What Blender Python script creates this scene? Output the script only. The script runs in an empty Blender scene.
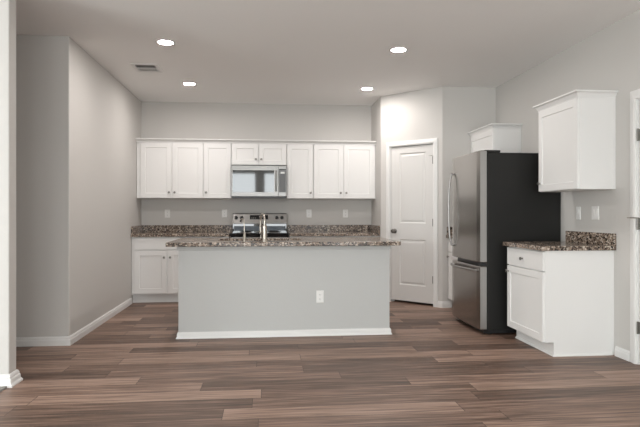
import bpy, bmesh, math, random
from mathutils import Vector, Matrix
C = bpy.context.scene
COL = C.collection
PI = math.pi

# ------------------------------------------------------------------ camera, world, exposure, daylight
cam_d = bpy.data.cameras.new('camera'); cam = bpy.data.objects.new('camera', cam_d); COL.objects.link(cam)
cam.location = (0, 0, 1.168); cam.rotation_euler = (PI/2, 0, -0.0985)
cam_d.sensor_width = 36; cam_d.sensor_fit = 'HORIZONTAL'; cam_d.lens = 554.27/640*36
cam_d.clip_start = 0.05; cam_d.clip_end = 200
C.camera = cam

w = bpy.data.worlds.new('world'); C.world = w; w.use_nodes = True
bg = w.node_tree.nodes['Background']; bg.inputs[0].default_value = (0.75, 0.86, 1.0, 1); bg.inputs[1].default_value = 1.0

vs = C.view_settings
vs.view_transform = 'Standard'; vs.look = 'None'; vs.gamma = 1; vs.use_curve_mapping = False
vs.exposure = 0.34

LENS = (250.0, 236.0, 227.0)                # kitchen lamps, RGB radiance
LIVING_FILL = (240.0, 249.0, 249.0)              # unseen lamps added behind the camera for more light
DAY_REAR = (5.4, 5.65, 5.65)               # daylight radiance at the rear windows
DAY_SIDE = (7.6, 8.0, 7.9)               # daylight radiance at the added side windows
YB = -3.0                                   # wall behind the camera
WINDOWS = [(-4.3, -2.9, 0.08, 2.50), (-1.20, -0.30, 0.08, 2.50), (-0.05, 0.75, 0.08, 2.50), (1.35, 2.35, 0.08, 2.50)]  # middle pair mirrored in the microwave; outer two added for more daylight
ADDED_SIDE_WINDOWS = [(-1.6, -0.2, 0.08, 2.35), (0.0, 1.4, 0.08, 2.35)]      # added to light the right wall: y ranges, far left wall, x = -5
def daylight(loc, rot, sx, sy, rgb):
    ld = bpy.data.lights.new('daylight', 'AREA'); ld.shape = 'RECTANGLE'; ld.size = sx-.06; ld.size_y = sy-.06
    mx = max(max(rgb), 1e-6); ld.energy = mx*PI*ld.size*ld.size_y; ld.color = tuple(c/mx for c in rgb)
    lo = bpy.data.objects.new('daylight', ld); COL.objects.link(lo); lo.location = loc; lo.rotation_euler = rot
for (x0, x1, z0, z1) in WINDOWS: daylight(((x0+x1)/2, YB-.05, (z0+z1)/2), (PI/2, 0, 0), x1-x0, z1-z0, DAY_REAR)
for (y0, y1, z0, z1) in ADDED_SIDE_WINDOWS: daylight((-5.05, (y0+y1)/2, (z0+z1)/2), (PI/2, 0, -PI/2), y1-y0, z1-z0, DAY_SIDE)

# ------------------------------------------------------------------ materials
def S(r, g, b):
    f = lambda c: (c/255/12.92) if c/255 <= .04045 else ((c/255+.055)/1.055)**2.4
    return (f(r), f(g), f(b), 1)
def mat(name, col=(.8,.8,.8,1), rough=.5, metal=0, spec=.5):
    m = bpy.data.materials.new(name); m.use_nodes = True
    b = m.node_tree.nodes['Principled BSDF']
    b.inputs['Base Color'].default_value = col; b.inputs['Roughness'].default_value = rough
    b.inputs['Metallic'].default_value = metal; b.inputs['Specular IOR Level'].default_value = spec
    return m
class N:
    def __init__(s, m): s.t = m.node_tree; s.b = s.t.nodes['Principled BSDF']
    def n(s, typ, **kw):
        x = s.t.nodes.new(typ)
        for k, v in kw.items(): setattr(x, k, v)
        return x
    def l(s, a, b): s.t.links.new(a, b)
    def math(s, op, a, b=None):
        x = s.n('ShaderNodeMath', operation=op)
        for i, q in enumerate((a, b)):
            if q is None: continue
            if isinstance(q, (int, float)): x.inputs[i].default_value = q
            else: s.l(q, x.inputs[i])
        return x.outputs[0]
    def bump(s, h, strength=.2, dist=.002):
        b = s.n('ShaderNodeBump'); b.inputs['Strength'].default_value = strength; b.inputs['Distance'].default_value = dist
        s.l(h, b.inputs['Height']); s.l(b.outputs[0], s.b.inputs['Normal'])
    def ramp(s, fac, stops, interp='LINEAR'):
        r = s.n('ShaderNodeValToRGB'); r.color_ramp.interpolation = interp
        e = r.color_ramp.elements
        while len(e) < len(stops): e.new(.5)
        for q, (p, c) in zip(e, stops): q.position = p; q.color = c
        s.l(fac, r.inputs[0]); return r.outputs[0]

def paint(name, col, rough=.6, scale=90, strength=.25):
    m = mat(name, col, rough, spec=.3); k = N(m)
    g = k.n('ShaderNodeNewGeometry'); no = k.n('ShaderNodeTexNoise')
    no.inputs['Scale'].default_value = scale; no.inputs['Detail'].default_value = 2
    k.l(g.outputs['Position'], no.inputs['Vector']); k.bump(no.outputs[0], strength, .003)
    return m
M_wall = paint('wall_paint', (.60, .58, .555, 1), .65, 70, .3)
M_island = paint('island_paint', (.515, .515, .505, 1), .6, 70, .2)
M_ceil = paint('ceiling_paint', (.92, .91, .895, 1), .8, 60, .3)
M_white = mat('white_lacquer', (.79, .78, .765, 1), .38, spec=.4)
M_trim = mat('white_trim_paint', (.78, .77, .755, 1), .4, spec=.4)
M_door = mat('white_door_paint', (.68, .665, .645, 1), .45, spec=.4)
M_plastic = mat('white_plastic', (.80, .79, .77, 1), .35)
M_slot = mat('outlet_slot', (.35, .34, .33, 1), .5)
M_nickel = mat('satin_nickel', (.42, .40, .37, 1), .28, 1)
M_hinge = mat('dark_hinge_nickel', (.20, .19, .175, 1), .35, 1)
M_knob = mat('cabinet_knob_nickel', (.22, .21, .195, 1), .3, 1)
M_chrome = mat('brushed_faucet_nickel', (.50, .46, .41, 1), .30, 1)
M_strip = mat('reflection_strip_steel', (.06, .064, .07, 1), .34, 1)
M_black = mat('black_plastic', (.012, .012, .013, 1), .35)
M_glassblk = mat('black_glass', (.006, .006, .007, 1), .04, spec=1.0)
M_char = mat('charcoal_enamel', (.014, .0135, .0125, 1), .5, spec=.3)
M_dark = mat('duct_shade', (.02, .02, .02, 1), .9)
M_grey = mat('grey_grille', (.33, .32, .31, 1), .6)
M_display = mat('display_glass', (.01, .011, .012, 1), .12)
M_badge = mat('pale_badge', (.75, .75, .74, 1), .3)

def steel(name, col, rough, axis='z'):
    m = mat(name, col, rough, 1); k = N(m)
    g = k.n('ShaderNodeNewGeometry'); mp = k.n('ShaderNodeMapping'); no = k.n('ShaderNodeTexNoise')
    mp.inputs['Scale'].default_value = (400, 400, 4) if axis == 'z' else (4, 4, 500)
    no.inputs['Scale'].default_value = 1; no.inputs['Detail'].default_value = 1
    k.l(g.outputs['Position'], mp.inputs[0]); k.l(mp.outputs[0], no.inputs['Vector'])
    mr = k.n('ShaderNodeMapRange'); mr.inputs[3].default_value = rough-.05; mr.inputs[4].default_value = rough+.07
    k.l(no.outputs[0], mr.inputs[0]); k.l(mr.outputs[0], k.b.inputs['Roughness'])
    k.bump(no.outputs[0], .04, .0004)
    return m
M_steel = steel('stainless_steel', (.37, .352, .333, 1), .22)
M_steel_side = steel('stainless_edge', (.38, .37, .36, 1), .38)
M_steel_h = steel('stainless_appliance', (.27, .262, .252, 1), .33, 'x')

def granite():
    m = mat('speckled_granite', rough=.16, spec=.32); k = N(m)
    g = k.n('ShaderNodeNewGeometry'); P = g.outputs['Position']
    wn = k.n('ShaderNodeTexNoise'); wn.inputs['Scale'].default_value = 60; wn.inputs['Detail'].default_value = 3
    k.l(P, wn.inputs['Vector'])
    ws = k.n('ShaderNodeVectorMath', operation='SCALE'); k.l(wn.outputs['Color'], ws.inputs[0]); ws.inputs['Scale'].default_value = .018
    wa = k.n('ShaderNodeVectorMath', operation='ADD'); k.l(P, wa.inputs[0]); k.l(ws.outputs[0], wa.inputs[1])
    v = k.n('ShaderNodeTexVoronoi'); v.inputs['Scale'].default_value = 85; k.l(wa.outputs[0], v.inputs['Vector'])
    sp = k.n('ShaderNodeSeparateColor'); k.l(v.outputs['Color'], sp.inputs[0])
    n2 = k.n('ShaderNodeTexNoise'); n2.inputs['Scale'].default_value = 9; n2.inputs['Detail'].default_value = 3; k.l(P, n2.inputs['Vector'])
    f = k.math('ADD', sp.outputs[0], k.math('MULTIPLY', k.math('SUBTRACT', n2.outputs[0], .5), .55))
    c = k.ramp(f, [(0, S(44,39,36)), (.20, S(82,70,62)), (.36, S(117,101,89)), (.56, S(142,126,112)), (.74, S(168,152,138)), (.90, S(200,188,175))], 'CONSTANT')
    k.l(c, k.b.inputs['Base Color']); return m
M_granite = granite()

def planks():
    m = mat('plank_floor', rough=.42, spec=.35); k = N(m)
    g = k.n('ShaderNodeNewGeometry'); s = k.n('ShaderNodeSeparateXYZ'); k.l(g.outputs['Position'], s.inputs[0])
    X, Y = s.outputs[0], s.outputs[1]; W, Lg = .178, 1.42
    yr = k.math('DIVIDE', k.math('ADD', Y, .03), W); row = k.math('FLOOR', yr); fy = k.math('SUBTRACT', yr, row)
    w1 = k.n('ShaderNodeTexWhiteNoise', noise_dimensions='1D'); k.l(row, w1.inputs['W'])
    xr = k.math('ADD', k.math('DIVIDE', X, Lg), k.math('MULTIPLY', w1.outputs[0], 7.3)); colm = k.math('FLOOR', xr); fx = k.math('SUBTRACT', xr, colm)
    cb = k.n('ShaderNodeCombineXYZ'); k.l(colm, cb.inputs[0]); k.l(row, cb.inputs[1])
    w2 = k.n('ShaderNodeTexWhiteNoise', noise_dimensions='2D'); k.l(cb.outputs[0], w2.inputs['Vector'])
    pid = w2.outputs[0]
    # grain runs along the boards
    gx = k.math('ADD', k.math('MULTIPLY', X, 1.1), k.math('MULTIPLY', pid, 37)); gy = k.math('MULTIPLY', Y, 24)
    gc = k.n('ShaderNodeCombineXYZ'); k.l(gx, gc.inputs[0]); k.l(gy, gc.inputs[1]); k.l(k.math('MULTIPLY', pid, 11), gc.inputs[2])
    n1 = k.n('ShaderNodeTexNoise'); n1.inputs['Scale'].default_value = 1.6; n1.inputs['Detail'].default_value = 6; n1.inputs['Roughness'].default_value = .62; n1.inputs['Distortion'].default_value = .5
    k.l(gc.outputs[0], n1.inputs['Vector'])
    gc2 = k.n('ShaderNodeCombineXYZ'); k.l(k.math('MULTIPLY', gx, 2.2), gc2.inputs[0]); k.l(k.math('MULTIPLY', Y, 110), gc2.inputs[1])
    n2 = k.n('ShaderNodeTexNoise'); n2.inputs['Scale'].default_value = 1.3; n2.inputs['Detail'].default_value = 3; k.l(gc2.outputs[0], n2.inputs['Vector'])
    f = k.math('ADD', k.math('MULTIPLY', n1.outputs[0], 1.15), k.math('ADD', k.math('MULTIPLY', pid, .34), k.math('MULTIPLY', k.math('SUBTRACT', n2.outputs[0], .5), .60)))
    f = k.math('SUBTRACT', f, .25)
    c = k.ramp(f, [(.14, S(64,49,41)), (.36, S(100,79,67)), (.54, S(134,108,94)), (.76, S(170,143,127))])
    # seams
    ey = k.math('MINIMUM', fy, k.math('SUBTRACT', 1, fy)); ex = k.math('MULTIPLY', k.math('MINIMUM', fx, k.math('SUBTRACT', 1, fx)), Lg/W)
    e = k.math('GREATER_THAN', k.math('MINIMUM', ey, ex), .009)
    mx = k.n('ShaderNodeMix', data_type='RGBA'); mx.inputs['A'].default_value = S(62,50,45); k.l(e, mx.inputs['Factor']); k.l(c, mx.inputs['B'])
    k.l(mx.outputs['Result'], k.b.inputs['Base Color'])
    k.bump(k.math('ADD', k.math('MULTIPLY', e, .6), k.math('MULTIPLY', n2.outputs[0], .35)), .25, .001)
    rr = k.n('ShaderNodeMapRange'); rr.inputs[3].default_value = .36; rr.inputs[4].default_value = .54
    k.l(n1.outputs[0], rr.inputs[0]); k.l(rr.outputs[0], k.b.inputs['Roughness'])
    return m
M_floor = planks()
def carpet():
    m = mat('grey_carpet', rough=.95, spec=.1); k = N(m)
    g = k.n('ShaderNodeNewGeometry'); no = k.n('ShaderNodeTexNoise'); no.inputs['Scale'].default_value = 160; no.inputs['Detail'].default_value = 3
    k.l(g.outputs['Position'], no.inputs['Vector'])
    k.l(k.ramp(no.outputs[0], [(.3, S(120,116,112)), (.7, S(196,192,187))]), k.b.inputs['Base Color'])
    k.bump(no.outputs[0], 1, .01); return m
M_carpet = carpet()
def lens_mat(name, rgb):
    m = bpy.data.materials.new(name); m.use_nodes = True; t = m.node_tree; t.nodes.remove(t.nodes['Principled BSDF'])
    e = t.nodes.new('ShaderNodeEmission'); mx = max(max(rgb), 1e-6)
    e.inputs[0].default_value = (*[c/mx for c in rgb], 1); e.inputs[1].default_value = mx
    t.links.new(e.outputs[0], t.nodes['Material Output'].inputs[0]); return m
M_lens = lens_mat('lamp_lens', LENS); M_lens2 = lens_mat('added_fill_lens', LIVING_FILL)
M_glass = mat('window_glass', (1,1,1,1), 0.0); M_glass.node_tree.nodes['Principled BSDF'].inputs['Transmission Weight'].default_value = 1

# ------------------------------------------------------------------ mesh helpers
class MB:
    """collects shapes; T maps local (a, b, z) to world"""
    def __init__(s, T=None): s.bm = bmesh.new(); s.T = T or Matrix()
    def v(s, p): return s.bm.verts.new(s.T @ Vector(p))
    def face(s, vs):
        try: return s.bm.faces.new(vs)
        except ValueError: return None
    def box(s, x0, x1, y0, y1, z0, z1):
        p = [s.v((x, y, z)) for x in (x0, x1) for y in (y0, y1) for z in (z0, z1)]
        for q in ((0,1,3,2), (4,6,7,5), (0,4,5,1), (2,3,7,6), (0,2,6,4), (1,5,7,3)): s.face([p[i] for i in q])
        return s
    def loops(s, rings, cap0=True, cap1=True, closed=True):
        R = [[s.v(p) for p in r] for r in rings]; n = len(R[0])
        for a, b in zip(R, R[1:]):
            for i in range(n if closed else n-1): s.face([a[i], a[(i+1) % n], b[(i+1) % n], b[i]])
        if cap0: s.face(R[0][::-1])
        if cap1: s.face(R[-1])
        return s
    def lathe(s, org, axis, prof, n=24):
        """prof: (radius, height along axis)"""
        ax = Vector(axis).normalized(); u = ax.orthogonal().normalized(); v = ax.cross(u); o = Vector(org)
        s.loops([[o + ax*h + (u*math.cos(2*PI*i/n) + v*math.sin(2*PI*i/n))*max(r, 1e-4) for i in range(n)] for r, h in prof]); return s
    def tube(s, pts, rad, n=12):
        pts = [Vector(p) for p in pts]; rad = rad if isinstance(rad, list) else [rad]*len(pts)
        t = [(pts[min(i+1, len(pts)-1)] - pts[max(i-1, 0)]).normalized() for i in range(len(pts))]
        u = t[0].orthogonal().normalized(); rings = []
        for i, p in enumerate(pts):
            u = (u - t[i]*u.dot(t[i])).normalized(); v = t[i].cross(u)
            rings.append([p + (u*math.cos(2*PI*k/n) + v*math.sin(2*PI*k/n))*rad[i] for k in range(n)])
        s.loops(rings); return s
    def sweep(s, prof, path, closed=False):
        """prof: closed outline (out, z); path: 2-D points, 'out' is the right-hand side of travel"""
        P = [Vector((p[0], p[1])) for p in path]; n = len(P); rings = []
        for i in range(n):
            d0 = (P[i]-P[i-1]).normalized() if i else None; d1 = (P[i+1]-P[i]).normalized() if i < n-1 else None
            r = lambda d: Vector((d.y, -d.x))
            if d0 is None: nv = r(d1)
            elif d1 is None: nv = r(d0)
            else:
                b = (r(d0)+r(d1)).normalized(); nv = b/max(.2, b.dot(r(d0)))
            rings.append([(P[i].x+nv.x*o, P[i].y+nv.y*o, z) for o, z in prof])
        s.loops(rings); return s
    def build(s, name, m, parent=None, bevel=0, smooth=False, seg=2, loc=None):
        bmesh.ops.recalc_face_normals(s.bm, faces=s.bm.faces[:])
        off = Vector(loc) if loc is not None else (Vector(parent['_o']) if parent and '_o' in parent else Vector((0,0,0)))
        bmesh.ops.translate(s.bm, verts=s.bm.verts[:], vec=-off)
        if smooth:
            for f in s.bm.faces: f.smooth = True
        me = bpy.data.meshes.new(name); s.bm.to_mesh(me); s.bm.free(); me.materials.append(m)
        o = bpy.data.objects.new(name, me); COL.objects.link(o)
        if parent:
            o.parent = parent; o['_o'] = tuple(off)
        else:
            o.location = off; o['_o'] = tuple(off)
        if smooth:
            e = o.modifiers.new('edges', 'EDGE_SPLIT'); e.split_angle = math.radians(40)
        if bevel:
            b = o.modifiers.new('bevel', 'BEVEL'); b.width = bevel; b.segments = seg; b.limit_method = 'ANGLE'; b.angle_limit = math.radians(50)
        return o
def tag(o, label, cat, group=None):
    o['label'] = label; o['category'] = cat
    if group: o['group'] = group
    return o
def thing(name, loc, label, cat, group=None):
    o = bpy.data.objects.new(name, None); COL.objects.link(o); o.location = loc; o['_o'] = tuple(loc)
    o.empty_display_size = .05
    return tag(o, label, cat, group)
def struct(o): o['kind'] = 'structure'; return o
def T_back(y):  return Matrix(((1,0,0,0), (0,-1,0,y), (0,0,1,0), (0,0,0,1)))       # a=+X, b towards -Y
def T_right(x): return Matrix(((0,-1,0,x), (1,0,0,0), (0,0,1,0), (0,0,0,1)))       # a=+Y, b towards -X
def copy_tree(o, parent=None):
    c = o.copy(); COL.objects.link(c)
    if parent: c.parent = parent
    for ch in list(o.children): copy_tree(ch, c)
    return c

# ------------------------------------------------------------------ the room
H = 2.742; XL = -1.73; XR = 2.87; YK = 7.996; WT = .11
struct(MB().box(-5.1, 3.0, YB-.15, 8.15, -.12, 0).build('floor', M_floor))
struct(MB().box(-5.1, 3.0, YB-.15, 8.15, H, H+.12).build('ceiling', M_ceil))
struct(MB().box(XL-WT, 3.0, YK, YK+WT, 0, H).build('wall_back', M_wall))
struct(MB().loops([[(-5.0, 5.11, z), (XL, 5.11, z), (XL, YK, z), (XL-WT, YK, z), (XL-WT, 5.11+WT, z), (-5.0, 5.11+WT, z)] for z in (0, H)]).build('wall_left', M_wall, bevel=.008, seg=3))
struct(MB().box(-5.0, -1.721, 3.93, 4.045, 0, H).build('wall_front_left', M_wall, bevel=.008))
b = MB(); ys = [YB-.15]
for (y0, y1, z0, z1) in ADDED_SIDE_WINDOWS:
    b.box(-5.11, -5.0, ys[-1], y0, 0, H); b.box(-5.11, -5.0, y0, y1, 0, z0); b.box(-5.11, -5.0, y0, y1, z1, H); ys.append(y1)
b.box(-5.11, -5.0, ys[-1], 5.11+WT, 0, H); struct(b.build('wall_far_left', M_wall))
for i, (y0, y1, z0, z1) in enumerate(ADDED_SIDE_WINDOWS):  # frames and panes of the added side windows
    b = MB()
    for q in ((y0, y0+.03, z0, z1), (y1-.03, y1, z0, z1), (y0+.03, y1-.03, z0, z0+.03), (y0+.03, y1-.03, z1-.03, z1)): b.box(-5.10, -5.02, q[0], q[1], q[2], q[3])
    fr = struct(b.build('window_%d' % (i+1+len(WINDOWS)), M_trim))
    MB().box(-5.095, -5.089, y0+.03, y1-.03, z0+.03, z1-.03).build('pane', M_glass, fr)
DY0, DY1 = 3.19, 4.037                                               # doorway in the right wall (jamb to jamb)
b = MB(); b.box(XR, XR+WT, DY1, YK, 0, H); b.box(XR, XR+WT, YB, DY0, 0, H); b.box(XR, XR+WT, DY0, DY1, 2.06, H)
struct(b.build('wall_right', M_wall))
struct(MB().box(1.545, 1.545+.09, 7.328, YK, 0, H).build('wall_pantry_side', M_wall))
struct(MB().box(2.186, XR, 6.687, 6.687+.10, 0, H).build('wall_fridge_end', M_wall))
r2 = math.sqrt(.5)
TD = Matrix(((r2, -r2, 0, 1.545), (-r2, -r2, 0, 7.328), (0,0,1,0), (0,0,0,1)))   # a along the slanted wall, b into the room
LD = .9067; A0, A1, DT = .143, .790, 2.058
b = MB(TD); b.box(0, A0, -.10, 0, 0, H); b.box(A1, LD, -.10, 0, 0, H); b.box(A0, A1, -.10, 0, DT, H)
struct(b.build('wall_pantry_slant', M_wall))
# wall behind the camera with its windows, the outer two added for daylight
b = MB(); xs = [-5.0]
for (x0, x1, z0, z1) in WINDOWS:
    b.box(xs[-1], x0, YB-WT, YB, 0, H); b.box(x0, x1, YB-WT, YB, 0, z0); b.box(x0, x1, YB-WT, YB, z1, H); xs.append(x1)
b.box(xs[-1], XR, YB-WT, YB, 0, H)
struct(b.build('wall_behind', M_wall))
for i, (x0, x1, z0, z1) in enumerate(WINDOWS):
    b = MB()
    for q in ((x0, x0+.03, z0, z1), (x1-.03, x1, z0, z1), (x0, x1, z0, z0+.03), (x0, x1, z1-.03, z1)): b.box(q[0], q[1], YB-.10, YB-.02, q[2], q[3])
    fr = struct(b.build('window_%d' % (i+1), M_trim))
    g = MB().box(x0+.03, x1-.03, YB-.095, YB-.089, z0+.03, z1-.03).build('pane', M_glass, fr)

# carpet of the next room, beside the end of the near wall
cp = MB().box(-5.0, -1.722, -2.95, 3.928, 0, .012).build('carpet', M_carpet); cp['kind'] = 'structure'

# baseboards
BP = [(0, 0), (.016, 0), (.016, .048), (.012, .056), (.012, .066), (.006, .078), (0, .080)]
def base(name, path, bp=None): return struct(MB().sweep(bp or BP, path).build(name, M_trim))
base('baseboard_left', [(XL, 7.386), (XL, 5.11), (-5.0, 5.11)][::-1] and [(-5.0, 5.11), (XL, 5.11), (XL, 7.386)])
base('baseboard_front_left', [(-4.99, 3.93), (-1.721, 3.93), (-1.721, 4.045), (-4.99, 4.045)], [(0, 0), (.030, 0), (.030, .012), (.020, .024), (.018, .048), (.013, .056), (.013, .066), (.007, .080), (0, .084)])
base('baseboard_right', [(XR, 4.29), (XR, 4.110)])
base('baseboard_pantry', [tuple((TD @ Vector((.848, 0, 0)))[:2]), (2.186, 6.687), (2.30, 6.687)])
base('baseboard_behind', [(XR, YB), (-1.7, YB)])

# ------------------------------------------------------------------ doors
def door_leaf(T, a0, a1, z0, z1, panels, th=.035, b1=-.012):
    """slab with raised-and-fielded panels; front face at b1"""
    m = MB(T); bb = b1-th; pa0, pa1 = panels[0][0], panels[0][1]
    m.box(a0, pa0, bb, b1, z0, z1); m.box(pa1, a1, bb, b1, z0, z1)
    zs = [z0] + [z for p in sorted(panels, key=lambda p: p[2]) for z in (p[2], p[3])] + [z1]
    for i in range(0, len(zs), 2): m.box(pa0, pa1, bb, b1, zs[i], zs[i+1])
    for (p0, p1, q0, q1) in panels:
        def ring(i, b): return [(p0+i, b, q0+i), (p1-i, b, q0+i), (p1-i, b, q1-i), (p0+i, b, q1-i)]
        m.loops([ring(0, bb+.004), ring(0, b1), ring(.012, b1-.010), ring(.022, b1-.010), ring(.042, b1-.003)])
    return m
def knob_set(T, a, z, b0, parent):
    org = lambda b: T @ Vector((a, b, z)); ax = (T.to_3x3() @ Vector((0, 1, 0)))
    k = MB(); k.lathe(org(b0), ax, [(.031, 0), (.031, .004), (.026, .010), (.011, .014), (.011, .032), (.018, .036), (.027, .044), (.029, .054), (.024, .064), (.010, .069), (0, .069)], 28)
    return k.build('door_knob', M_knob, parent, smooth=True)
def hinge(T, a, z, parent, b=0.0):
    k = MB(T); k.box(a-.012, a+.004, b-.010, b+.002, z-.045, z+.045)
    ax = T.to_3x3() @ Vector((0, 0, 1)); k2 = T @ Vector((a, b+.004, z-.048))
    k.T = Matrix(); k.lathe(k2, ax, [(.0065, 0), (.0065, .096)], 10)
    return k.build('hinge', M_hinge, parent)
def casing(T, a0, a1, z1, wd, parent, depth=.10):
    CP = [(0, 0), (0, .016), (-wd*.25, .019), (-wd*.7, .013), (-wd, .010), (-wd, 0)]      # (away from opening, b)
    m = MB(T)
    m.loops([[(a0+u, bq, 0) for u, bq in CP], [(a0+u, bq, z1-u) for u, bq in CP], [(a1-u, bq, z1-u) for u, bq in CP], [(a1-u, bq, 0) for u, bq in CP]])
    return m.build('casing', M_trim, parent)
def jamb(T, a0, a1, z1, parent, t=.012):
    m = MB(T); m.box(a0, a0+t, -.10, .002, 0, z1); m.box(a1-t, a1, -.10, .002, 0, z1); m.box(a0+t, a1-t, -.10, .002, z1-t, z1)
    m.box(a0+t, a0+t+.010, -.085, -.052, 0, z1-t); m.box(a1-t-.010, a1-t, -.085, -.052, 0, z1-t)
    return m.build('jamb', M_trim, parent)
PAN = [(.283, .668, 1.042, 1.955), (.283, .668, .238, .832)]
d1 = struct(door_leaf(TD, A0+.014, A1-.014, .032, DT-.020, PAN).build('door_1', M_door))
d1['label'] = 'white two-panel pantry door in the slanted wall'
casing(TD, A0+.004, A1-.004, DT-.004, .057, d1); jamb(TD, A0, A1, DT, d1)
knob_set(TD, .213, .937, -.012, d1)
for z in (1.84, 1.055, .335): hinge(TD, A1-.010, z, d1)
k = MB(TD); k.tube([(A1-.012, .012, 1.892), (A1-.03, .03, 1.894), (A1-.062, .020, 1.90)], [.004, .004, .004], 8); k.lathe(TD @ Vector((A1-.062, .020, 1.90)), TD.to_3x3() @ Vector((-.6, -.5, 0)), [(.010, 0), (.010, .012)], 10)
k.T = Matrix(); k.build('door_stop', M_nickel, d1)
TR = T_right(XR)
PAN2 = [(DY0+.13, DY1-.13, 1.042, 1.93), (DY0+.13, DY1-.13, .238, .832)]
d2 = struct(door_leaf(TR, DY0+.014, DY1-.014, .014, 2.04, PAN2, b1=-.006).build('door_2', M_door))
casing(TR, DY0+.004, DY1-.002, 2.056, .070, d2); jamb(TR, DY0, DY1, 2.06, d2)
for z in (1.775, 1.09, .285): hinge(TR, DY1-.016, z, d2, .002)
k = MB(TR); k.tube([(DY1-.016, .008, 1.135), (DY1-.005, .045, 1.135), (DY1+.012, .075, 1.135)], .005, 8); k.build('door_stop', M_nickel, d2)
knob_set(TR, DY0+.075, .937, -.006, d2)

# ------------------------------------------------------------------ cabinet pieces
def shaker(T, a0, a1, z0, z1, b0, parent, name='door', th=.019, rail=.062):
    """frame-and-panel front, back face at b0"""
    m = MB(T); b1 = b0+th
    ring = lambda i, b: [(a0+i, b, z0+i), (a1-i, b, z0+i), (a1-i, b, z1-i), (a0+i, b, z1-i)]
    m.loops([ring(0, b0), ring(0, b1-.0015), ring(.0015, b1), ring(rail, b1), ring(rail+.004, b1-.008)])
    return m.build(name, M_white, parent)
def slab(T, a0, a1, z0, z1, b0, parent, name='drawer', th=.019):
    return MB(T).box(a0, a1, b0, b0+th, z0, z1).build(name, M_white, parent, bevel=.002)
def knob(T, a, z, b, parent):
    ax = T.to_3x3() @ Vector((0, 1, 0))
    return MB().lathe(T @ Vector((a, b, z)), ax, [(.008, 0), (.006, .004), (.005, .012), (.013, .017), (.0155, .022), (.013, .027), (0, .029)], 16).build('knob', M_knob, parent, smooth=True)

# ---- upper cabinets on the back wall
UZ0, UZ1 = 1.376, 2.135
TB = T_back(YK); UD = .31
def upper(a0, a1, z0, label, doors, fill=(0, 0)):
    t = thing('wall_cabinet', ((a0+a1)/2, YK, z0), label, 'cabinet', 'upper cabinets along the back wall')
    MB(TB).box(a0, a1, .001, UD, z0, UZ1).build('cabinet_box', M_white, t, bevel=.0015)
    for (d0, d1, ks) in doors:
        d = shaker(TB, d0, d1, z0+.004, UZ1-.012, UD, t)
        if ks: knob(TB, d1-.032 if ks > 0 else d0+.032, z0+.078, UD+.019, d)
    return t
upper(-1.725, -.840, UZ0, 'white two-door wall cabinet at the left end, against the left wall', [(-1.672, -1.262, 1), (-1.252, -.846, -1)])
upper(-.839, -.463, UZ0, 'white single-door wall cabinet left of the microwave', [(-.833, -.470, -1)])
upper(-.461, .294, 1.834, 'short white two-door wall cabinet directly above the microwave', [(-.455, -.096, 1), (-.086, .288, -1)])
upper(.296, .664, UZ0, 'white single-door wall cabinet right of the microwave', [(.303, .657, 1)])
upper(.666, 1.543, UZ0, 'white two-door wall cabinet at the right end, near the pantry', [(.673, 1.078, 1), (1.094, 1.518, -1)])
def crown_prof(z0, z1, p): return [(-.006, z0), (.004, z0), (.006, z0+.012), (p*.55, z1-.020), (p*.85, z1-.014), (p, z1-.012), (p, z1), (-.006, z1)]
tag(MB().sweep(crown_prof(2.128, 2.180, .042), [(-1.727, YK-UD-.019), (1.543, YK-UD-.019)]).build('crown_moulding', M_trim, loc=(0, YK-UD, 2.128)),
    'long white crown moulding topping the wall cabinets on the back wall', 'moulding')

# ---- base cabinets on the back wall
BD = .592                                     # carcass depth, fronts add .019
BZ = .864
def lower(T, loc, a0, a1, label, fronts, group, knobs=True, b0=.001, depth=BD, kick=True):
    t = thing('base_cabinet', loc, label, 'cabinet', group)
    MB(T).box(a0, a1, b0, depth, .113, BZ).build('cabinet_box', M_white, t, bevel=.0015)
    MB(T).box(a0, a1, b0, depth-.062, 0, .113).build('toe_kick', M_white, t)
    for f in fronts:
        if f[0] == 'd':
            d = shaker(T, f[1], f[2], f[3], f[4], depth, t)
            if f[5]: knob(T, f[2]-.030 if f[5] > 0 else f[1]+.030, f[4]-.085, depth+.019, d)
        else:
            d = slab(T, f[1], f[2], f[3], f[4], depth, t)
            if f[5]: knob(T, (f[1]+f[2])/2, (f[3]+f[4])/2, depth+.019, d)
    return t
GB = 'base cabinets along the back wall'
lower(TB, (-1.28, YK, 0), -1.727, -.845, 'white base cabinet with wide false drawer, in the left corner behind the island', [('s', -1.690, -.850, .699, .850, 0), ('d', -1.690, -1.279, .128, .682, 1), ('d', -1.261, -.850, .128, .682, -1)], GB)
lower(TB, (-.66, YK, 0), -.843, -.474, 'narrow white base cabinet left of the range', [('s', -.838, -.480, .699, .850, 1), ('d', -.838, -.480, .128, .682, 1)], GB)
lower(TB, (.50, YK, 0), .322, .690, 'narrow white base cabinet right of the range', [('s', .328, .685, .699, .850, 1), ('d', .328, .685, .128, .682, -1)], GB)
lower(TB, (1.1, YK, 0), .692, 1.543, 'wide white base cabinet right of the range, beside the pantry corner', [('s', .698, 1.520, .699, .850, 0), ('d', .698, 1.103, .128, .682, 1), ('d', 1.115, 1.520, .128, .682, -1)], GB)

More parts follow.
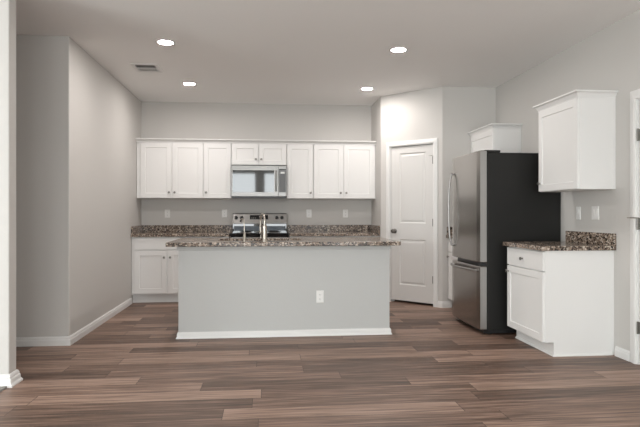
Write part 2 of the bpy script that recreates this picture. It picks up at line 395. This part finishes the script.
CZ0, CZ1 = .8645, .9025; SPZ = 1.003
def counter(loc, label, slab_box, splashes, group='granite worktops'):
    t = thing('countertop', loc, label, 'countertop', group)
    MB().box(*slab_box, CZ0, CZ1).build('worktop', M_granite, t, bevel=.004)
    for i, (nm, q) in enumerate(splashes): MB().box(*q, CZ1, SPZ).build(nm, M_granite, t, bevel=.002)
    return t
counter((-1.1, 7.7, CZ0), 'speckled brown granite worktop with backsplash, left of the range', (-1.728, -.470, 7.36, YK-.001),
        [('backsplash', (-1.708, -.470, YK-.021, YK-.001)), ('side_splash', (-1.728, -1.708, 7.375, YK-.001))])
counter((.9, 7.7, CZ0), 'speckled brown granite worktop with backsplash, right of the range', (.318, 1.544, 7.36, YK-.001),
        [('backsplash', (.318, 1.524, YK-.021, YK-.001)), ('side_splash', (1.524, 1.544, 7.375, YK-.001))])

# ------------------------------------------------------------------ range
t = thing('kitchen_range', (-.076, 7.65, 0), 'stainless steel electric range with black knobs, between the back wall base cabinets', 'stove')
RX0, RX1 = -.457, .305; RF = 7.375
MB().box(RX0, RX1, RF+.03, 7.975, .09, .868).build('body', M_char, t)
MB().box(RX0+.03, RX1-.03, RF+.07, 7.95, 0, .09).build('plinth', M_black, t)
d = MB().box(RX0+.004, RX1-.004, RF-.012, RF+.03, .285, .855).build('oven_door', M_steel_h, t, bevel=.004)
MB().box(RX0+.11, RX1-.11, RF-.016, RF-.011, .37, .70).build('oven_window', M_glassblk, d)
k = MB(); k.tube([(RX0+.05, RF-.055, .80), (RX1-.05, RF-.055, .80)], .012); k.box(RX0+.07, RX0+.09, RF-.055, RF-.01, .79, .81); k.box(RX1-.09, RX1-.07, RF-.055, RF-.01, .79, .81); k.build('oven_handle', M_steel_h, d, smooth=True)
MB().box(RX0+.004, RX1-.004, RF-.008, RF+.03, .10, .275).build('storage_drawer', M_steel_h, t, bevel=.004)
ck = MB().box(RX0-.011, RX1+.011, RF-.03, 7.945, .869, .908).build('cooktop', M_glassblk, t, bevel=.006)
for (x, y, r) in ((-.27, 7.52, .11), (.12, 7.52, .085), (-.27, 7.78, .085), (.12, 7.78, .11)):
    MB().lathe((x, y, .9085), (0, 0, 1), [(r, 0), (r, .0008), (r-.006, .0012), (r-.006, 0)], 40).build('burner_ring', M_grey, t)
MB().box(RX0, RX1, 7.90, 7.994, .90, 1.030).build('backguard_base', M_glassblk, t, bevel=.003)
MB().box(RX0+.02, RX1-.02, 7.893, 7.899, .925, .990).build('reflection_strip', M_strip, t, bevel=.002)  # steel bar stands in for window reflections on the black glass
k = MB(); k.loops([[(x, 7.872, 1.022), (x, 7.994, 1.022), (x, 7.994, 1.172), (x, 7.925, 1.172), (x, 7.905, 1.160)] for x in (RX0, RX1)])
k.build('control_panel', M_steel_h, t, bevel=.004)
nrm = Vector((0, -(1.160-1.022), (7.905-7.872)*-1)).normalized(); nrm = Vector((0, -.138, .033)).normalized()
def on_panel(x, z): return Vector((x, 7.872+(z-1.022)*.033/.138, z))
for x in (-.408, -.330, .163, .236):
    kn = MB().lathe(on_panel(x, 1.108), nrm, [(.024, 0), (.024, .005), (.019, .008), (.017, .028), (.012, .031), (0, .031)], 20).build('control_knob', M_black, t, smooth=True)
k = MB()
p = [on_panel(x, z)+nrm*.002 for x, z in ((-.215, 1.085), (.040, 1.085), (.040, 1.145), (-.215, 1.145))]
k.loops([[q-nrm*.004 for q in p], p]); ds = k.build('display', M_display, t)
def on_display(x0, x1, z0, z1, name):
    q = [on_panel(x, z)+nrm*.0035 for x, z in ((x0, z0), (x1, z0), (x1, z1), (x0, z1))]
    k = MB(); k.loops([[v-nrm*.002 for v in q], q]); return k.build(name, M_grey, ds)
on_display(-.085, -.030, 1.112, 1.136, 'clock_window')
for x in (-.195, -.170, -.145): on_display(x, x+.014, 1.100, 1.108, 'touch_key')

# ------------------------------------------------------------------ microwave
t = thing('microwave', (-.083, YK, 1.395), 'stainless steel over-the-range microwave with dark glass door', 'microwave')
MX0, MX1, MY = -.458, .292, 7.60
MB().box(MX0, MX1, MY+.02, YK-.002, 1.392, 1.820).build('casing', M_char, t)
DX = .176
# door: steel frame round a dark window
b = MB(); x0, x1, z0, z1 = MX0+.002, DX, 1.404, 1.818; wx0, wx1, wz0, wz1 = -.442, .122, 1.458, 1.756
for q in ((x0, wx0, z0, z1), (wx1, x1, z0, z1), (wx0, wx1, z0, wz0), (wx0, wx1, wz1, z1)): b.box(q[0], q[1], MY-.018, MY+.018, q[2], q[3])
d = b.build('door', M_steel_h, t)
MB().box(wx0, wx1, MY-.006, MY+.012, wz0, wz1).build('door_glass', M_glassblk, d)
k = MB(); k.tube([(.148, MY-.018, 1.475), (.148, MY-.045, 1.495), (.148, MY-.050, 1.61), (.148, MY-.045, 1.73), (.148, MY-.018, 1.75)], [.009, .010, .010, .010, .009]); k.build('handle', M_steel_h, d, smooth=True)
cpn = MB().box(DX+.004, MX1-.002, MY-.018, MY+.018, 1.404, 1.818).build('control_panel', M_steel_h, t, bevel=.002)
MB().box(DX+.012, MX1-.010, MY-.0195, MY-.017, 1.458, 1.756).build('keypad', mat('keypad_grey', (.10,.10,.10,1), .35), cpn)
MB().box(DX+.032, MX1-.028, MY-.021, MY-.019, 1.712, 1.738).build('clock_display', M_badge, cpn)
MB().box(DX+.012, MX1-.010, MY-.020, MY-.017, 1.760, 1.776).build('vent_slot', M_black, cpn)
MB().box(MX0+.01, MX1-.01, MY-.016, MY+.10, 1.378, 1.402).build('vent_grille', M_black, t)

# ------------------------------------------------------------------ island
IX0, IX1, IY, IYB = -.806, 1.198, 5.279, 6.08
t = thing('kitchen_island', (.196, 5.7, 0), 'grey painted kitchen island with white baseboard in the middle of the floor', 'kitchen island')
MB().box(IX0, IX1, IY, IY+.115, 0, CZ0-.001).build('front_panel', M_island, t)
MB().box(IX0, IX1, IY+.116, IYB-.06, 0, .113).build('toe_kick', M_white, t)
MB().box(IX0, IX1, IY+.116, IYB, .113, .66).build('cabinet_box', M_white, t)
b = MB(); b.box(IX0, IX0+.02, IY+.116, IYB, .66, CZ0-.001); b.box(IX1-.02, IX1, IY+.116, IYB, .66, CZ0-.001); b.box(IX0, IX1, IYB-.02, IYB, .66, CZ0-.001); b.build('cabinet_rim', M_white, t)
MB().sweep([(0, CZ0-.042), (.012, CZ0-.042), (.014, CZ0-.038), (.014, CZ0-.001), (0, CZ0-.001)], [(IX0, IYB), (IX0, IY), (IX1, IY), (IX1, IYB)]).build('apron_trim', M_island, t)
MB().sweep([(0, 0), (.022, 0), (.020, .010), (.014, .018), (.013, .044), (.008, .056), (0, .060)], [(IX0, IYB-.07), (IX0, IY), (IX1, IY), (IX1, IYB-.07)]).build('baseboard', M_trim, t)
t = thing('countertop', (.19, 5.6, CZ0), 'speckled brown granite slab overhanging the grey island', 'countertop', 'granite worktops')
SX0, SX1, SY0, SY1 = -.46, .36, 5.47, 5.90
def rrect(x0, x1, y0, y1, r, z, n=5):
    p = []
    for cx, cy, a in ((x1-r, y1-r, 0), (x0+r, y1-r, 90), (x0+r, y0+r, 180), (x1-r, y0+r, 270)):
        for i in range(n+1):
            q = math.radians(a+90*i/n); p.append((cx+r*math.cos(q), cy+r*math.sin(q), z))
    return p
CX0, CX1, CY0, CY1 = -.905, 1.283, 5.150, 6.17
e = .004
b = MB(); O = lambda i, z: rrect(CX0+i, CX1-i, CY0+i, CY1-i, .02, z); I = lambda i, z: rrect(SX0-i, SX1+i, SY0-i, SY1+i, .03, z)
b.loops([I(0, CZ0), O(e, CZ0), O(0, CZ0+e), O(0, CZ1-e), O(e, CZ1), I(e/2, CZ1), I(0, CZ1-e/2), I(0, CZ0)], cap0=False, cap1=False)
bmesh.ops.remove_doubles(b.bm, verts=b.bm.verts[:], dist=1e-6)
b.build('worktop', M_granite, t)
k = MB(); I2 = lambda i, z: rrect(SX0-.006+i, SX1+.006-i, SY0-.006+i, SY1+.006-i, .035, z)
k.loops([I2(-.012, CZ0-.001), I2(0, CZ0-.001), I2(.004, .70), I2(.03, .682), I2(.031, .680), I2(0, .678), I2(-.003, CZ0-.004), I2(-.012, CZ0-.004)], cap0=False, cap1=False)
k.loops([I2(.029, .679), I2(.029, .683)])
sk = thing('sink', ((SX0+SX1)/2, (SY0+SY1)/2, .68), 'stainless undermount sink set in the island worktop', 'sink')
k.build('basin', M_steel_h, sk)
MB().lathe(((SX0+SX1)/2, (SY0+SY1)/2, .683), (0, 0, 1), [(.045, 0), (.045, .002), (.03, .001), (0, .001)], 24).build('drain', M_nickel, sk)
# faucet seen from behind: spout arches over the sink
t = thing('kitchen_faucet', (-.006, 5.335, CZ1), 'tall brushed nickel gooseneck faucet on the island, right of the small tap', 'faucet')
k = MB(); k.lathe((-.006, 5.335, CZ1), (0, 0, 1), [(.028, 0), (.028, .006), (.024, .012), (.0215, .02), (.0215, .145), (.0205, .15), (.0195, .155), (.013, .158), (0, .158)], 24); k.build('body', M_chrome, t, smooth=True)
pts = [(-.006, 5.335, CZ1+.155), (-.006, 5.335, CZ1+.19)]
for i in range(13):
    a = PI*i/12; R = .075
    pts.append((-.006-.022*(1-math.cos(a))*.9, 5.335+R*(1-math.cos(a)), CZ1+.19+R*math.sin(a)*.95))
pts += [(-.046, 5.487, CZ1+.16), (-.047, 5.489, CZ1+.13)]
MB().tube(pts, .0095, 14).build('spout', M_chrome, t, smooth=True)
MB().lathe((-.047, 5.489, CZ1+.135), (0, 0, -1), [(.010, 0), (.011, .01), (.0115, .05), (.010, .065), (.006, .066)], 18).build('spray_head', M_chrome, t, smooth=True)
k = MB(); k.tube([(-.024, 5.338, CZ1+.100), (-.032, 5.346, CZ1+.092), (-.040, 5.352, CZ1+.060), (-.043, 5.354, CZ1+.028)], [.008, .007, .005, .005]); k.build('lever', M_chrome, t, smooth=True)
t = thing('water_tap', (-.197, 5.335, CZ1), 'small slim nickel tap with curved neck on the island, left of the tall faucet', 'faucet')
MB().lathe((-.197, 5.335, CZ1), (0, 0, 1), [(.017, 0), (.017, .004), (.0135, .010), (.0125, .075), (.008, .085), (0, .085)], 20).build('body', M_chrome, t, smooth=True)
pts = [(-.197, 5.335, CZ1+.08), (-.199, 5.335, CZ1+.13)]
for i in range(9):
    a = PI*.80*i/8; R = .032
    pts.append((-.200-R*.55*(1-math.cos(a)), 5.335+R*.8*(1-math.cos(a)), CZ1+.175+R*1.3*math.sin(a)))
MB().tube(pts, .0058, 10).build('neck', M_chrome, t, smooth=True)
q = Vector(pts[-1]); MB().lathe(q, Vector(pts[-1])-Vector(pts[-2]), [(.008, -.004), (.0095, .004), (.0095, .016), (0, .017)], 14).build('nozzle', M_black, t, smooth=True)

# ------------------------------------------------------------------ refrigerator
FX, FY0, FY1 = 2.044, 5.140, 5.955
t = thing('refrigerator', (2.45, 5.55, 0), 'stainless steel bottom-freezer refrigerator with charcoal side, near the right wall', 'refrigerator')
MB().box(2.128, 2.867, FY0+.004, FY1-.004, .045, 1.755).build('body', M_char, t, bevel=.006)
MB().box(2.115, 2.128, FY0+.012, FY1-.012, .07, 1.748).build('door_gasket', M_black, t)
def fdoor(z0, z1, name):
    T = T_right(0); m = MB(); n = 10
    def ring(z, i):
        p = []
        for s in range(n+1):                      # gently bowed front
            a = FY0+i + (FY1-FY0-2*i)*s/n; q = abs(2*s/n-1)
            p.append((FX+i+.010*q**4 + (.005 if s in (0, n) else 0), a, z))
        return p + [(2.117-i*.5, FY1-i, z), (2.117-i*.5, FY0+i, z)]
    m.loops([ring(z0, .004), ring(z0+.006, 0), ring(z1-.006, 0), ring(z1, .004)])
    return m.build(name, M_steel, t)
du = fdoor(.698, 1.775, 'upper_door'); dl = fdoor(.050, .657, 'freezer_door')
# lighter door ends facing the room
for d, z0, z1 in ((du, .704, 1.768), (dl, .056, .651)): MB().box(FX+.009, 2.116, FY0-.0022, FY0+.001, z0, z1).build('door_edge', M_steel_side, d)
k = MB(); HY = FY1-.072; pts = []
for i in range(15):
    s = i/14; pts.append((FX-.018-.034*math.sin(PI*s)**.45, HY, .830+s*.77))
k.tube(pts, [.011]*15, 14); k.lathe((FX+.004, HY, 1.600), (-1, 0, 0), [(.013, 0), (.012, .030), (0, .031)], 12); k.lathe((FX+.004, HY, .830), (-1, 0, 0), [(.013, 0), (.012, .030), (0, .031)], 12)
k.build('handle', M_steel_side, du, smooth=True)
k = MB(); pts = []
for i in range(15):
    s = i/14; pts.append((FX-.018-.038*math.sin(PI*s)**.5, FY0+.085+s*(FY1-FY0-.15), .617))
k.tube(pts, [.011]*15, 14)
for y in (FY0+.085, FY1-.065): k.lathe((FX+.006, y, .617), (-1, 0, 0), [(.013, 0), (.013, .030), (0, .031)], 12)
k.build('handle', M_steel_side, dl, smooth=True)
MB().box(2.100, 2.255, FY0+.002, FY0+.10, 1.756, 1.779).build('hinge_cover', M_char, t, bevel=.003)
MB().box(2.055, 2.125, FY0+.004, FY0+.06, .663, .690).build('middle_hinge', M_black, t, bevel=.002)
MB().box(2.10, 2.80, FY0+.02, FY1-.02, .012, .046).build('base_grille', M_black, t)
for (x, y) in ((2.17, FY0+.06), (2.17, FY1-.06), (2.78, FY0+.06), (2.78, FY1-.06)):
    MB().lathe((x, y, 0), (0, 0, 1), [(.022, 0), (.022, .012), (.012, .014), (.012, .05)], 14).build('foot', M_black, t)

# ------------------------------------------------------------------ cabinets on the right wall
GR = 'cabinets on the right wall'
RD = .596
def right_base(y0, y1, label, flip=False):
    t = thing('base_cabinet', (XR, (y0+y1)/2, 0), label, 'cabinet', GR)
    m = MB(TR); prof = [(.001, 0), (RD-.075, 0), (RD-.075, .113), (RD, .113), (RD, BZ), (.001, BZ)]
    m.loops([[(a, bq, z) for bq, z in prof] for a in (y0, y1)]); m.build('cabinet_box', M_white, t, bevel=.0012)
    f0, f1 = y0+.006, y1-.006
    dr = slab(TR, f0, f1, .697, .853, RD, t); knob(TR, (f0+f1)/2+.02, .772, RD+.019, dr)
    d = shaker(TR, f0, f1, .117, .687, RD, t, rail=.058); knob(TR, f1-.028, .635, RD+.019, d)
    return t
t = right_base(4.322, 5.000, 'white base cabinet with one drawer and one door, nearest the camera on the right')
MB().sweep([(0, 0), (.013, 0), (.010, .010), (0, .018)], [(XR-RD+.075, 5.000), (XR-RD+.075, 4.322), (XR-.02, 4.322)]).build('shoe_moulding', M_trim, t)
MB(TR).box(4.3195, 4.3225, .001, .022, .02, BZ).build('scribe_strip', M_trim, t)
MB(TR).box(4.3205, 4.3225, RD-.022, RD, .113, BZ).build('face_frame_edge', M_white, t)
counter((2.55, 4.66, CZ0), 'speckled granite worktop with backsplash on the near right base cabinet', (2.228, XR-.001, 4.290, 5.030), [('backsplash', (XR-.021, XR-.001, 4.290, 5.030))])
right_base(6.005, 6.680, 'white base cabinet mostly hidden beyond the refrigerator')
counter((2.55, 6.33, CZ0), 'granite worktop end showing beyond the refrigerator handle', (2.228, XR-.001, 5.985, 6.686), [('backsplash', (XR-.021, XR-.001, 5.985, 6.665)), ('side_splash', (2.24, XR-.001, 6.666, 6.686))])
def right_upper(y0, y1, z1, label, path, knob_far=True):
    t = thing('wall_cabinet', (XR, (y0+y1)/2, 1.368), label, 'cabinet', GR)
    MB(TR).box(y0, y1, .001, .311, 1.368, z1).build('cabinet_box', M_white, t, bevel=.0015)
    d = shaker(TR, y0+.005, y1-.005, 1.372, z1-.008, .311, t, rail=.058); knob(TR, y1-.034, 1.445, .330, d)
    MB().sweep(crown_prof(z1-.008, z1+.052, .042), path).build('crown', M_trim, t)
    MB(TR).box(y0-.0025, y0+.0005, .001, .020, 1.368, z1).build('scribe_strip', M_trim, t)
    return t
right_upper(4.302, 4.955, 2.120, 'white single-door wall cabinet above the near right worktop', [(XR-.001, 4.955), (XR-.325, 4.955), (XR-.325, 4.302), (XR-.001, 4.302)])
right_upper(5.990, 6.684, 2.120, 'white wall cabinet showing above the refrigerator', [(XR-.325, 6.684), (XR-.325, 5.990), (XR-.001, 5.990)])

# ------------------------------------------------------------------ outlets and switches
def outlet(T, a, z, label, kind='duplex', wd=.072, ht=.118, group='wall plates'):
    P0 = T @ Vector((a, 0, z))
    t = thing('light_switch' if kind == 'switch' else 'wall_outlet', P0, label, 'switch' if kind == 'switch' else 'outlet', group)
    m = MB(T); r = lambda i, b: [(a-wd/2+i, b, z-ht/2+i), (a+wd/2-i, b, z-ht/2+i), (a+wd/2-i, b, z+ht/2-i), (a-wd/2+i, b, z+ht/2-i)]
    m.loops([r(0, .0002), r(0, .003), r(.004, .006)]); m.build('cover_plate', M_plastic, t)
    if kind == 'duplex':
        for dz in (-.022, .022):
            s = MB(T); s.loops([[(a+.0165*math.cos(q)*(1), bq, z+dz+.0145*math.sin(q)) for q in [2*PI*i/16 for i in range(16)]] for bq in (.005, .008)]); s = s.build('socket', M_plastic, t)
            h = MB(T); h.box(a-.008, a-.0045, .0078, .0084, z+dz-.004, z+dz+.006); h.box(a+.0045, a+.008, .0078, .0084, z+dz-.004, z+dz+.005); h.box(a-.0025, a+.0025, .0078, .0084, z+dz-.011, z+dz-.006); h.build('slots', M_slot, s)
    else:
        n = max(1, round((wd-.03)/.046))
        for i in range(n):
            c = a+(i-(n-1)/2)*.046
            q = lambda b, dz: [(c-.0165, b-dz, z-.033), (c+.0165, b-dz, z-.033), (c+.0165, b+dz, z+.033), (c-.0165, b+dz, z+.033)]
            MB(T).loops([q(.005, 0), q(.0085, .002)]).build('rocker', M_plastic, t)
    return t
outlet(TB, -1.373, 1.168, 'white wall outlet on the back wall, left of the four, above the left corner worktop')
outlet(TB, -.578, 1.168, 'white wall outlet on the back wall, just left of the range')
outlet(TB, .630, 1.168, 'white wall outlet on the back wall, just right of the range')
outlet(TB, 1.163, 1.168, 'white wall outlet on the back wall, nearest the pantry corner')
outlet(T_back(IY), .522, .372, 'white duplex outlet low on the front of the grey island')
outlet(TR, 4.842, 1.172, 'narrow white wall plate on the right wall, next to the refrigerator', 'switch', .072)
outlet(TR, 4.580, 1.172, 'wider white double switch plate on the right wall above the granite splash', 'switch', .106)

# ------------------------------------------------------------------ ceiling lights and vent
def downlight(ml=None):
    t = thing('recessed_light', (0, 0, H), '', 'ceiling light', 'recessed ceiling lights')
    MB().lathe((0, 0, H), (0, 0, -1), [(.090, .0002), (.090, .003), (.085, .006), (.072, .008), (.066, .005), (.066, .0002)], 40).build('trim_ring', M_trim, t, smooth=True)
    MB().lathe((0, 0, H), (0, 0, -1), [(.0655, .001), (.0655, .005), (.050, .007), (.025, .008), (0, .0085)], 40).build('lens', ml or M_lens, t, smooth=True)
    return t
proto = downlight()
for ch in proto.children: ch['_o'] = (0, 0, H)
for i, (x, y, lb) in enumerate(((-.911, 5.205, 'round recessed ceiling light at the near left, before the vent'), (-.913, 6.840, 'round recessed ceiling light at the far left, above the left wall cabinets'),
                      (1.274, 5.222, 'round recessed ceiling light at the near right, above the island end'), (1.276, 6.892, 'round recessed ceiling light at the far right, close to the pantry corner'))):
    o = proto if i == 0 else copy_tree(proto)
    o.location = (x, y, H); o['label'] = lb
proto2 = downlight(M_lens2)  # unseen living-area lamps, added to brighten the room
for i, (x, y) in enumerate(((-3.2, -.4), (-.6, -.2), (1.6, -.2), (-3.2, -1.9), (-.6, -1.9), (1.6, -1.9))):
    o = proto2 if i == 0 else copy_tree(proto2)
    o.location = (x, y, H); o['label'] = 'added fill light shaped as a recessed lamp, unseen in the living area behind the camera'; o['group'] = 'added living area fill lights'
t = thing('ceiling_vent', (-1.27, 6.137, H), 'white rectangular louvred air vent in the ceiling by the left wall', 'vent')
vx0, vx1, vy0, vy1 = -1.375, -1.165, 6.005, 6.270
b = MB()
for q in ((vx0-.035, vx0, vy0-.035, vy1+.035), (vx1, vx1+.035, vy0-.035, vy1+.035), (vx0, vx1, vy0-.035, vy0), (vx0, vx1, vy1, vy1+.035), (vx0, vx1, 6.132, 6.142)): b.box(*q, H-.008, H-.0003)
b.build('frame', M_trim, t)
MB().box(vx0, vx1, vy0, vy1, H-.0015, H-.0003).build('duct_shade_sheet', M_dark, t)  # flat dark sheet, coloured as the shade inside the duct
for (y0, y1, sgn) in ((vy0+.003, 6.130, 1), (6.144, vy1-.003, -1)):
    for i in range(9):
        x = vx0+.012+i*.0232
        s = MB(); s.loops([[(x-.004*sgn, y, H-.002), (x+.004*sgn, y, H-.0075), (x+.004*sgn+.002, y, H-.0075), (x-.004*sgn+.002, y, H-.002)] for y in (y0, y1)])
        s.build('louvre', M_trim, t)
for o in bpy.data.objects:
    if '_o' in o: del o['_o']
